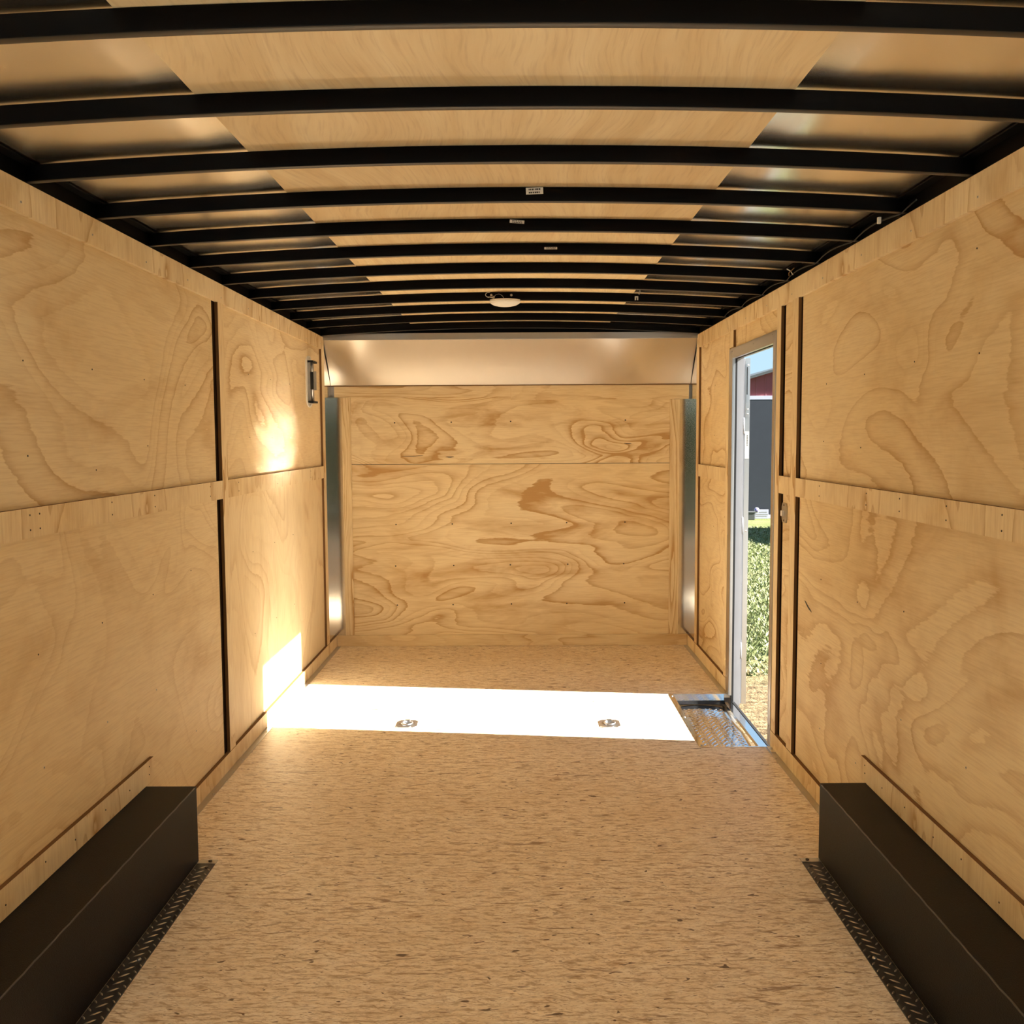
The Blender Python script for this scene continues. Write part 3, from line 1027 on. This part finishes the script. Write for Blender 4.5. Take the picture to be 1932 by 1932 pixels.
# ------------------------------------------------------------------ wheel boxes
for s, yf, nm, side in ((-1, 3.139, 'left', 'left wall'), (1, 3.151, 'right', 'right wall')):
    xi = 1.050 if s < 0 else 1.067
    wb = empty('wheel_box', (s * 1.14, 2.0, 0), label='long black textured wheel box along the %s' % side, cat='wheel box', group='black wheel boxes')
    m = MB()
    ya = 0.2
    a, b = s * xi, s * (W - 0.001)
    m.box(min(a, b), max(a, b), ya, yf, 0.0045, 0.2665, 'fender', 0.0025)
    m.build('box', 'fender', wb)
    # weld bead along the top inner edge
    m = MB()
    ptsw = [(s * (xi + 0.001) + 0.0006 * math.sin(k * 1.3), ya + 0.02 + (yf - ya - 0.04) * k / 120, 0.2655 + 0.0005 * math.sin(k * 2.1)) for k in range(121)]
    m.tube(ptsw, 0.0021, 8, 'weld')
    m.build('weld_seam', 'weld', wb)
    # tread flange on the floor
    m = MB()
    xo = 0.988 if s < 0 else 1.003
    a, b = s * xo, s * (xi - 0.001)
    m.box(min(a, b), max(a, b), ya, 3.118, 0.0008, 0.0045, 'dplate', 0.0008)
    y = 3.09
    k = 0
    while y > ya + 0.03:
        mid = (xo + xi) / 2
        m.lozenge(s * mid, y, 0.0044, math.radians(-s * 38), 0.033, 0.0055, 0.0026, 'worn')
        for q in (-1, 1):
            m.lozenge(s * (mid + q * 0.0235), y - 0.017, 0.0044, math.radians(s * 48), 0.022 if q > 0 else 0.020, 0.0055, 0.0026, 'worn')
        y -= 0.034
        k += 1
    m.build('tread_flange', 'dplate', wb)
    for yy in (2.52, 1.7):
        MB().cyl((s * (xo + 0.02), yy, 0.0045), (s * (xo + 0.02), yy, 0.009), 0.007, 12, 'screw', 0.005).build('screw', 'screw', wb)
    for k, (xx, yy) in enumerate(((xo + 0.018, 3.085), (xo + 0.02, 2.95))):
        MB().cyl((s * xx, yy, 0.0045), (s * xx, yy, 0.008), 0.006, 10, 'screwd').build('screw', 'screwd', wb)
    m = MB()
    a, b = s * xo, s * (xi + 0.03)
    m.box(min(a, b), max(a, b), 3.122, 3.150 if s < 0 else 3.1505, 0.0006, 0.004, 'alu')
    a, b = s * xo, s * (xi - 0.002)
    if s > 0:
        pass
    m.cyl((s * (xo + 0.022), 3.136, 0.004), (s * (xo + 0.022), 3.136, 0.0075), 0.006, 10, 'screwd')
    m.build('end_tab', 'alu', wb)  # bright metal stands in for the flange end lit past the box's shadow

# ------------------------------------------------------------------ floor tie-down rings
def tie_down(cx_, cy_, rot, lab):
    t = empty('tie_down_ring', (cx_, cy_, 0.0), label=lab, cat='tie-down ring', group='recessed floor tie-down rings')
    a, b, c = 0.052, 0.062, 0.016
    outl = [(-a + c, -b), (a - c, -b), (a, -b + c), (a, b - c), (a - c, b), (-a + c, b), (-a, b - c), (-a, -b + c)]
    m = MB().prism([(cx_ + p[0], cy_ + p[1]) for p in outl], 'z', 0.0005, 0.004, 'zinc', 0.001)
    m.build('tray', 'zinc', t)
    m = MB()
    rings = []
    for r_, z in ((0.046, 0.0042), (0.042, 0.0065), (0.038, 0.0042), (0.020, 0.0046), (0.0, 0.0048)):
        ring = []
        for k in range(28):
            an = 2 * math.pi * k / 28
            ring.append(m.bm.verts.new((cx_ + r_ * math.cos(an), cy_ + r_ * 1.15 * math.sin(an), z)))
        rings.append(ring)
    for i in range(len(rings) - 1):
        for k in range(28):
            f = m.bm.faces.new((rings[i][k], rings[i][(k + 1) % 28], rings[i + 1][(k + 1) % 28], rings[i + 1][k]))
            f.smooth = True
    bmesh.ops.remove_doubles(m.bm, verts=list(m.bm.verts), dist=1e-6)
    m.mi('zinc')
    m.build('pan', 'zinc', t)
    m = MB()
    pr_ = [(cx_ + 0.026 * math.cos(2 * math.pi * k / 28), cy_ - 0.004 + 0.030 * math.sin(2 * math.pi * k / 28), 0.0095) for k in range(29)]
    m.tube(pr_, 0.0042, 8, 'zinc')
    m.build('ring', 'zinc', t)
    m = MB().box(cx_ - 0.013, cx_ + 0.013, cy_ + 0.018, cy_ + 0.036, 0.004, 0.0165, 'zinc', 0.002)
    m.build('bracket', 'zinc', t)
    MB().cyl((cx_ + 0.006, cy_ - 0.012, 0.0045), (cx_ + 0.006, cy_ - 0.012, 0.0075), 0.010, 12, 'screwd').build('bolt', 'screwd', t)
    return t


tie_down(-0.519, 4.70, 0, 'left zinc tie-down ring set in the floor at the edge of the sunlight')
tie_down(0.503, 4.695, 0, 'right zinc tie-down ring in the sunlit floor, towards the door')

# ------------------------------------------------------------------ dome lamp with loose wire
LX, LY = -0.015, 5.0
lp = empty('dome_lamp', (LX, LY, 2.15), label='small white dome lamp under the ceiling with loose wire ends', cat='ceiling lamp')
m = MB()


def lathe(m, cx_, cy_, prof, seg, mat, sy=1.0):
    mi = m.mi(mat)
    rings = []
    for r_, z in prof:
        rings.append([m.bm.verts.new((cx_ + r_ * math.cos(2 * math.pi * k / seg), cy_ + sy * r_ * math.sin(2 * math.pi * k / seg), z)) for k in range(seg)])
    for i in range(len(rings) - 1):
        for k in range(seg):
            f = m.bm.faces.new((rings[i][k], rings[i][(k + 1) % seg], rings[i + 1][(k + 1) % seg], rings[i + 1][k]))
            f.material_index = mi
            f.smooth = True
    for rr_ in (rings[0], rings[-1][::-1]):
        f = m.bm.faces.new(rr_)
        f.material_index = mi


lathe(m, LX, LY, [(0.081, 2.1500), (0.081, 2.1455), (0.074, 2.136), (0.058, 2.1275), (0.035, 2.1225), (0.012, 2.121)], 40, 'white', 0.85)
m.build('lens', 'white', lp)
m = MB()
lathe(m, LX, LY, [(0.070, 2.1508), (0.083, 2.1508), (0.083, 2.1535), (0.050, 2.157), (0.030, 2.157)], 40, 'white', 0.85)
m.build('base', 'white', lp)
m = MB()
yb_ = RIB0 + RIBS * 8 - 0.0175
arc = []
for k in range(15):
    a = math.radians(60 + 230 * k / 14)
    arc.append((-0.078 - 0.021 + 0.016 * math.cos(a), yb_, 2.178 + 0.012 * math.sin(a)))
arc += [(-0.082, yb_, 2.163), (-0.070, yb_, 2.160)]
m.tube(arc, 0.0016, 6, 'label')
m.tube([(-0.075, yb_, 2.162), (-0.062, yb_, 2.178), (-0.045, yb_, 2.182), (-0.030, yb_, 2.174), (-0.020, yb_, 2.160)], 0.0015, 6, 'grey')
m.build('wire', 'label', lp)
for xx, r_ in ((-0.085, 0.0065), (0.018, 0.0065)):
    MB().cyl((xx, yb_ - 0.001, 2.176), (xx, yb_ + 0.0045, 2.176), r_, 12, 'zinc').build('screw', 'zinc', lp)
MB().cyl((-0.074, yb_ - 0.001, 2.166), (-0.074, yb_ + 0.0045, 2.166), 0.007, 10, 'grey').build('wire_clip', 'grey', lp)

# cable clips and wiring at the right-hand ceiling edge
yb_ = RIB0 + RIBS * 8 - 0.0165
cc = empty('cable_clip', (0.665, yb_, 2.16), label='tiny pale cable clip on a roof bow right of the lamp', cat='cable clip')
m = MB()
m.box(0.655, 0.661, yb_ - 0.004, yb_ + 0.003, 2.146, 2.165, 'label', 0.001)
m.box(0.667, 0.672, yb_ - 0.004, yb_ + 0.003, 2.146, 2.165, 'label', 0.001)
m.box(0.655, 0.672, yb_ - 0.004, yb_ + 0.003, 2.160, 2.166, 'label', 0.001)
m.build('clip', 'label', cc)
MB().tube([(0.675, yb_ + 0.0, 2.176), (0.681, yb_ - 0.004, 2.182), (0.676, yb_ - 0.006, 2.186)], 0.003, 6, 'grey').build('wire_end', 'grey', cc)

cb = empty('cable', (1.19, 3.5, 2.11), label='thin dark cable draped along the top of the right wall', cat='cable')
m = MB()
p = []
for k in range(60):
    y = 2.8 + 2.6 * k / 59
    t = ((y - RIB0) / RIBS) % 1.0
    p.append((1.208 - 0.012 * math.sin(math.pi * t), y, 2.1075 + 0.010 * math.sin(math.pi * t)))
m.tube(p, 0.0026, 6, 'rubber')
m.build('lead', 'rubber', cb)
m = MB()
m.tube([(1.198, 4.03, 2.112), (1.185, 4.02, 2.125), (1.172, 4.03, 2.135)], 0.0022, 6, 'alu')
m.tube([(1.190, 4.06, 2.112), (1.178, 4.02, 2.118), (1.188, 3.98, 2.13)], 0.0022, 6, 'edge')
m.build('loose_end', 'alu', cb)
MB().box(1.182, 1.192, 3.05, 3.06, 2.105, 2.125, 'label', 0.001).build('clip', 'label', cb)

# ------------------------------------------------------------------ side vent on the left wall and light switch on the right wall
vt = empty('side_vent', (-W, 5.87, 1.79), label='white wall fitting with black end tabs high on the far left wall', cat='vent')
m = MB()
xa = -WP
yc, hw_ = 5.865, 0.085
outl = []
for k in range(13):
    a = math.pi * k / 12
    outl.append((yc + hw_ * math.cos(a), 1.895 + 0.055 * math.sin(a)))
for k in range(13):
    a = math.pi + math.pi * k / 12
    outl.append((yc + hw_ * math.cos(a), 1.690 + 0.055 * math.sin(a)))
m.prism(outl, 'x', xa, xa + 0.007, 'white')
m.build('back_plate', 'white', vt)
MB().box(xa + 0.0075, xa + 0.022, yc - 0.055, yc + 0.055, 1.675, 1.91, 'grey', 0.002).build('housing', 'grey', vt)
for z in (1.912, 1.668):
    MB().box(xa + 0.0075, xa + 0.042, yc - 0.060, yc + 0.060, z - 0.006, z + 0.006, 'rubber', 0.002).build('end_tab', 'rubber', vt)
MB().cyl((xa + 0.030, yc - 0.04, 1.676), (xa + 0.030, yc - 0.04, 1.905), 0.0055, 12, 'zinc').build('rod', 'zinc', vt)
MB().box(xa + 0.0225, xa + 0.040, yc - 0.056, yc - 0.02, 1.742, 1.848, 'rubber', 0.002).build('slider', 'rubber', vt)
MB().box(xa + 0.0405, xa + 0.058, yc - 0.050, yc - 0.044, 1.738, 1.852, 'grey', 0.001).build('flap', 'grey', vt)
for z in (1.935, 1.650):
    MB().cyl((xa + 0.007, yc, z), (xa + 0.0085, yc, z), 0.006, 10, 'screw').build('screw', 'screw', vt)

sx = empty('light_switch', (W, 4.215, 1.10), label='small metal light switch on the narrow sheet beside the door', cat='light switch')
m = MB()
m.prism([(4.178, 1.075), (4.188, 1.058), (4.245, 1.058), (4.256, 1.075), (4.256, 1.130), (4.245, 1.146), (4.188, 1.146), (4.178, 1.130)], 'x', WP - 0.005, WP, 'alu', 0.001)
m.build('plate', 'alu', sx)
MB().box(WP - 0.018, WP - 0.0055, 4.205, 4.229, 1.088, 1.112, 'white', 0.002).build('rocker', 'white', sx)
for z in (1.068, 1.136):
    MB().cyl((WP - 0.0068, 4.217, z), (WP - 0.005, 4.217, z), 0.004, 8, 'screwd').build('screw', 'screwd', sx)

# ------------------------------------------------------------------ rear end of the trailer (behind the camera)
REAR_OPEN = 1.22          # half width of the gap between the rear doors
rw = empty('wall_rear', (0, YR, 0), kind='structure', label='rear end of the trailer behind the camera')
for s in (-1, 1):
    a, b = s * REAR_OPEN, s * OUT
    MB().box(min(a, b), max(a, b), YR - 0.05, YR - 0.001, -0.1, 2.27, 'ply_right_b').build('panel', 'ply_right_b', rw)

# ------------------------------------------------------------------ outside: ground, grass, barn
def grass_ground():
    m, nt, b = new_mat('lawn')
    x, y, z = coords(nt)
    v = comb(nt, x, y, 0.0)
    n1 = noise(nt, v, 1.3, 4.0, 0.6)
    n2 = noise(nt, v, 30.0, 3.0, 0.65)
    n3 = noise(nt, comb(nt, math_n(nt, 'MULTIPLY', x, 6), math_n(nt, 'MULTIPLY', y, 18), 2.0), 1.0, 4.0, 0.65)
    g = mix(nt, n2, (0.07, 0.095, 0.025), (0.20, 0.215, 0.085))
    g = mix(nt, ramp(nt, n1, [(0.45, 0.0), (0.65, 0.7)]), g, (0.22, 0.20, 0.10))
    d = mix(nt, ramp(nt, n3, [(0.35, 0.0), (0.62, 1.0)]), (0.07, 0.045, 0.022), (0.24, 0.17, 0.09))
    fade = math_n(nt, 'SUBTRACT', math_n(nt, 'ADD', y, math_n(nt, 'MULTIPLY', n1, 2.0)), 8.7)
    fade = math_n(nt, 'MULTIPLY', fade, 0.8, clamp=True)
    c = mix(nt, fade, d, g)
    nt.links.new(c, b.inputs['Base Color'])
    b.inputs['Roughness'].default_value = 0.9
    b.inputs['Specular IOR Level'].default_value = 0.1
    bump(nt, b, n2, 0.6, 0.05)
    return m


def blade_mat():
    m, nt, b = new_mat('grass_blade')
    oi = nt.nodes.new('ShaderNodeNewGeometry')
    r_ = oi.outputs['Random Per Island']
    c = ramp(nt, r_, [(0.0, (0.10, 0.125, 0.035)), (0.5, (0.17, 0.20, 0.065)), (0.8, (0.25, 0.255, 0.11)), (1.0, (0.34, 0.31, 0.17))])
    nt.links.new(c, b.inputs['Base Color'])
    b.inputs['Roughness'].default_value = 0.7
    return m


M['lawn'] = grass_ground()
M['blade'] = blade_mat()
MB().box(-60, 60, -60, 80, GZ - 0.2, GZ, 'lawn').build('ground', 'lawn', None, kind='structure', label='lawn and bare straw ground outside the trailer')
m = MB()
m.mi('blade')
rg = random.Random(3)
for _ in range(26000):
    y = 8.0 + 13.5 * rg.random() ** 1.5
    x = y * rg.uniform(0.17, 0.36)
    if y < 9.5 and rg.random() > (y - 7.9) / 1.7:
        continue
    h = rg.uniform(0.02, 0.055)
    a = rg.uniform(0, math.pi)
    w_ = rg.uniform(0.006, 0.012) * (1 + y * 0.03)
    lx, ly = rg.uniform(-0.05, 0.05), rg.uniform(-0.05, 0.05)
    v1 = m.bm.verts.new((x - w_ * math.cos(a), y - w_ * math.sin(a), GZ - 0.003))
    v2 = m.bm.verts.new((x + w_ * math.cos(a), y + w_ * math.sin(a), GZ - 0.003))
    v3 = m.bm.verts.new((x + lx, y + ly, GZ + h))
    m.bm.faces.new((v1, v2, v3))
m.build('grass', 'blade', None, recalc=False, kind='stuff', label='short dry-tipped grass on the lawn outside the door', cat='grass')

# red barn
YB = 23.8
M['red'] = None


def siding(name, col, pitch):
    m, nt, b = new_mat(name)
    x, y, z = coords(nt)
    n = noise(nt, comb(nt, x, y, z), 2.0, 3.0, 0.6)
    c = mix(nt, n, tuple(k * 0.85 for k in col), col)
    nt.links.new(c, b.inputs['Base Color'])
    b.inputs['Roughness'].default_value = 0.55
    w = math_n(nt, 'FRACT', math_n(nt, 'MULTIPLY', x, 1.0 / pitch))
    h = ramp(nt, w, [(0.0, 1.0), (0.08, 1.0), (0.14, 0.0), (0.9, 0.0), (1.0, 1.0)])
    bump(nt, b, h, 0.6, 0.02)
    return m


M['red'] = siding('red_metal_siding', (0.21, 0.046, 0.052), 0.23)
M['slate'] = paint('dark_grey_door_metal', (0.036, 0.041, 0.052), 0.55, 0.3)
M['roofm'] = paint('grey_roof_metal', (0.085, 0.09, 0.088), 0.5, 0.4)
M['btrim'] = paint('white_building_trim', (0.5, 0.5, 0.6), 0.5, 0.4)
M['badge'] = paint('violet_badge', (0.16, 0.13, 0.38), 0.5, 0.4)
barn = empty('barn', (6.2, YB, GZ), label='red metal barn with dark grey sliding door across the lawn', cat='barn')
# gable wall: rake rises to the right
x0b, x1b = 2.0, 13.0


def rake(x):
    return 2.885 + (x - 5.83) * 0.294


apex = 7.6
pts = [(x0b, GZ), (x1b, GZ), (x1b, rake(apex) - (x1b - apex) * 0.294), (apex, rake(apex)), (x0b, rake(x0b))]
MB().prism(pts, 'y', YB + 0.02, YB + 9.0, 'red').build('wall', 'red', barn)
m = MB()
m.prism([(x0b - 0.4, rake(x0b - 0.4)), (apex, rake(apex)), (apex, rake(apex) + 0.066), (x0b - 0.4, rake(x0b - 0.4) + 0.066)], 'y', YB - 0.15, YB + 9.2, 'roofm')
m.prism([(apex, rake(apex)), (x1b + 0.4, rake(apex) - (x1b + 0.4 - apex) * 0.294), (x1b + 0.4, rake(apex) - (x1b + 0.4 - apex) * 0.294 + 0.066), (apex, rake(apex) + 0.066)], 'y', YB - 0.15, YB + 9.2, 'roofm')
m.build('roof', 'roofm', barn)
MB().box(3.0, 9.4, YB - 0.055, YB + 0.0195, 2.365, 2.458, 'btrim', 0.004).build('door_track_trim', 'btrim', barn)
MB().box(3.1, 9.3, YB - 0.05, YB + 0.0195, GZ + 0.1, 2.364, 'slate').build('sliding_door', 'slate', barn)
MB().box(x0b, x1b, YB - 0.07, YB + 0.0195, GZ + 0.005, GZ + 0.098, 'btrim').build('base_trim', 'btrim', barn)
MB().cyl((5.715, YB - 0.12, 1.86), (5.715, YB - 0.12, 2.02), 0.02, 8, 'rubber').box(5.70, 5.73, YB - 0.12, YB - 0.05, 1.93, 1.95, 'rubber').build('door_pull', 'rubber', barn)

sg = empty('sign', (6.1, YB - 0.16, GZ + 0.1), label='small white sign with round violet badge at the foot of the barn door', cat='sign')
m = MB()
m.box(5.95, 6.285, YB - 0.155, YB - 0.14, GZ + 0.005, GZ + 0.235, 'btrim', 0.004)
bd = m.build('board', 'btrim', sg)
for z in (0.16, 0.105, 0.06):
    m = MB()
    x = 6.06 if z > 0.15 else 5.975
    rnd = random.Random(int(z * 1000))
    while x < 6.25:
        w_ = rnd.uniform(0.012, 0.03)
        m.box(x, x + w_, YB - 0.1565, YB - 0.1551, GZ + z, GZ + z + 0.02, 'grey')
        x += w_ + 0.008
    m.build('lettering', 'grey', bd)
MB().cyl((5.985, YB - 0.172, GZ + 0.225), (5.985, YB - 0.1575, GZ + 0.225), 0.065, 24, 'btrim').cyl((5.985, YB - 0.175, GZ + 0.225), (5.985, YB - 0.1725, GZ + 0.225), 0.047, 24, 'badge') \
    .box(5.962, 6.008, YB - 0.1775, YB - 0.1755, GZ + 0.222, GZ + 0.232, 'btrim').build('badge', 'badge', sg)
sh = empty('step_box', (5.75, YB - 0.3, GZ), label='low teal-grey box at the foot of the barn, left of the sign', cat='box')
MB().box(5.62, 5.88, YB - 0.42, YB - 0.2, GZ, GZ + 0.17, 'roofm', 0.01).build('body', 'roofm', sh)
MB().box(5.60, 5.90, YB - 0.43, YB - 0.19, GZ + 0.1705, GZ + 0.20, 'roofm', 0.01).build('lid', 'roofm', sh)

M['gravel'] = paint('bounce_gravel', (0.76, 0.74, 0.68), 0.9, 0.1, 0.6, 60)  # for unseen ground added to bounce sunlight into the trailer
MB().box(-11, 11, -6.2, -0.9, GZ, GZ + 0.012, 'gravel').build('bounce_yard', 'gravel', None, kind='structure', label='unseen pale gravel added behind the open rear to bounce sunlight inside')
# unseen hedge added behind the trailer to darken reflections in the corner covers
M['hedge'] = paint('hedge_green', (0.035, 0.05, 0.015), 0.9, 0.1)
hg = MB()
hg.mi('hedge')
rh = random.Random(9)
for _ in range(7000):
    p_ = Vector((rh.uniform(-16, 16), -6.6 + rh.uniform(-0.7, 0.4), GZ + 3.0 * rh.random()))
    d1, d2 = Vector((rh.uniform(-1, 1), rh.uniform(-1, 1), rh.uniform(-1, 1))).normalized() * 0.22, Vector((rh.uniform(-1, 1), rh.uniform(-1, 1), rh.uniform(-1, 1))).normalized() * 0.22
    q = [hg.bm.verts.new(p_ + d1), hg.bm.verts.new(p_ + d2), hg.bm.verts.new(p_ - d1), hg.bm.verts.new(p_ - d2)]
    hg.bm.faces.new(q)
hg.box(-16, 16, -7.2, -6.7, GZ, GZ + 2.8, 'hedge')
hg.build('hedge', 'hedge', None, recalc=False, kind='stuff', label='unseen dark green hedge added behind the open rear to darken reflections', cat='hedge')

# unseen shed added right of the view to cast the lawn shadow
nb = empty('shed', (12.0, 19.2, GZ), label='unseen low shed added right of the doorway view to shade the lawn', cat='shed')
MB().box(9.0, 16.0, 17.55, 20.75, GZ, GZ + 2.6, 'red').build('wall', 'red', nb)
MB().box(8.9, 16.1, 17.45, 20.80, GZ + 2.601, GZ + 2.7, 'roofm').build('roof', 'roofm', nb)

for o in list(bpy.data.objects):
    if '_w' in o:
        del o['_w']
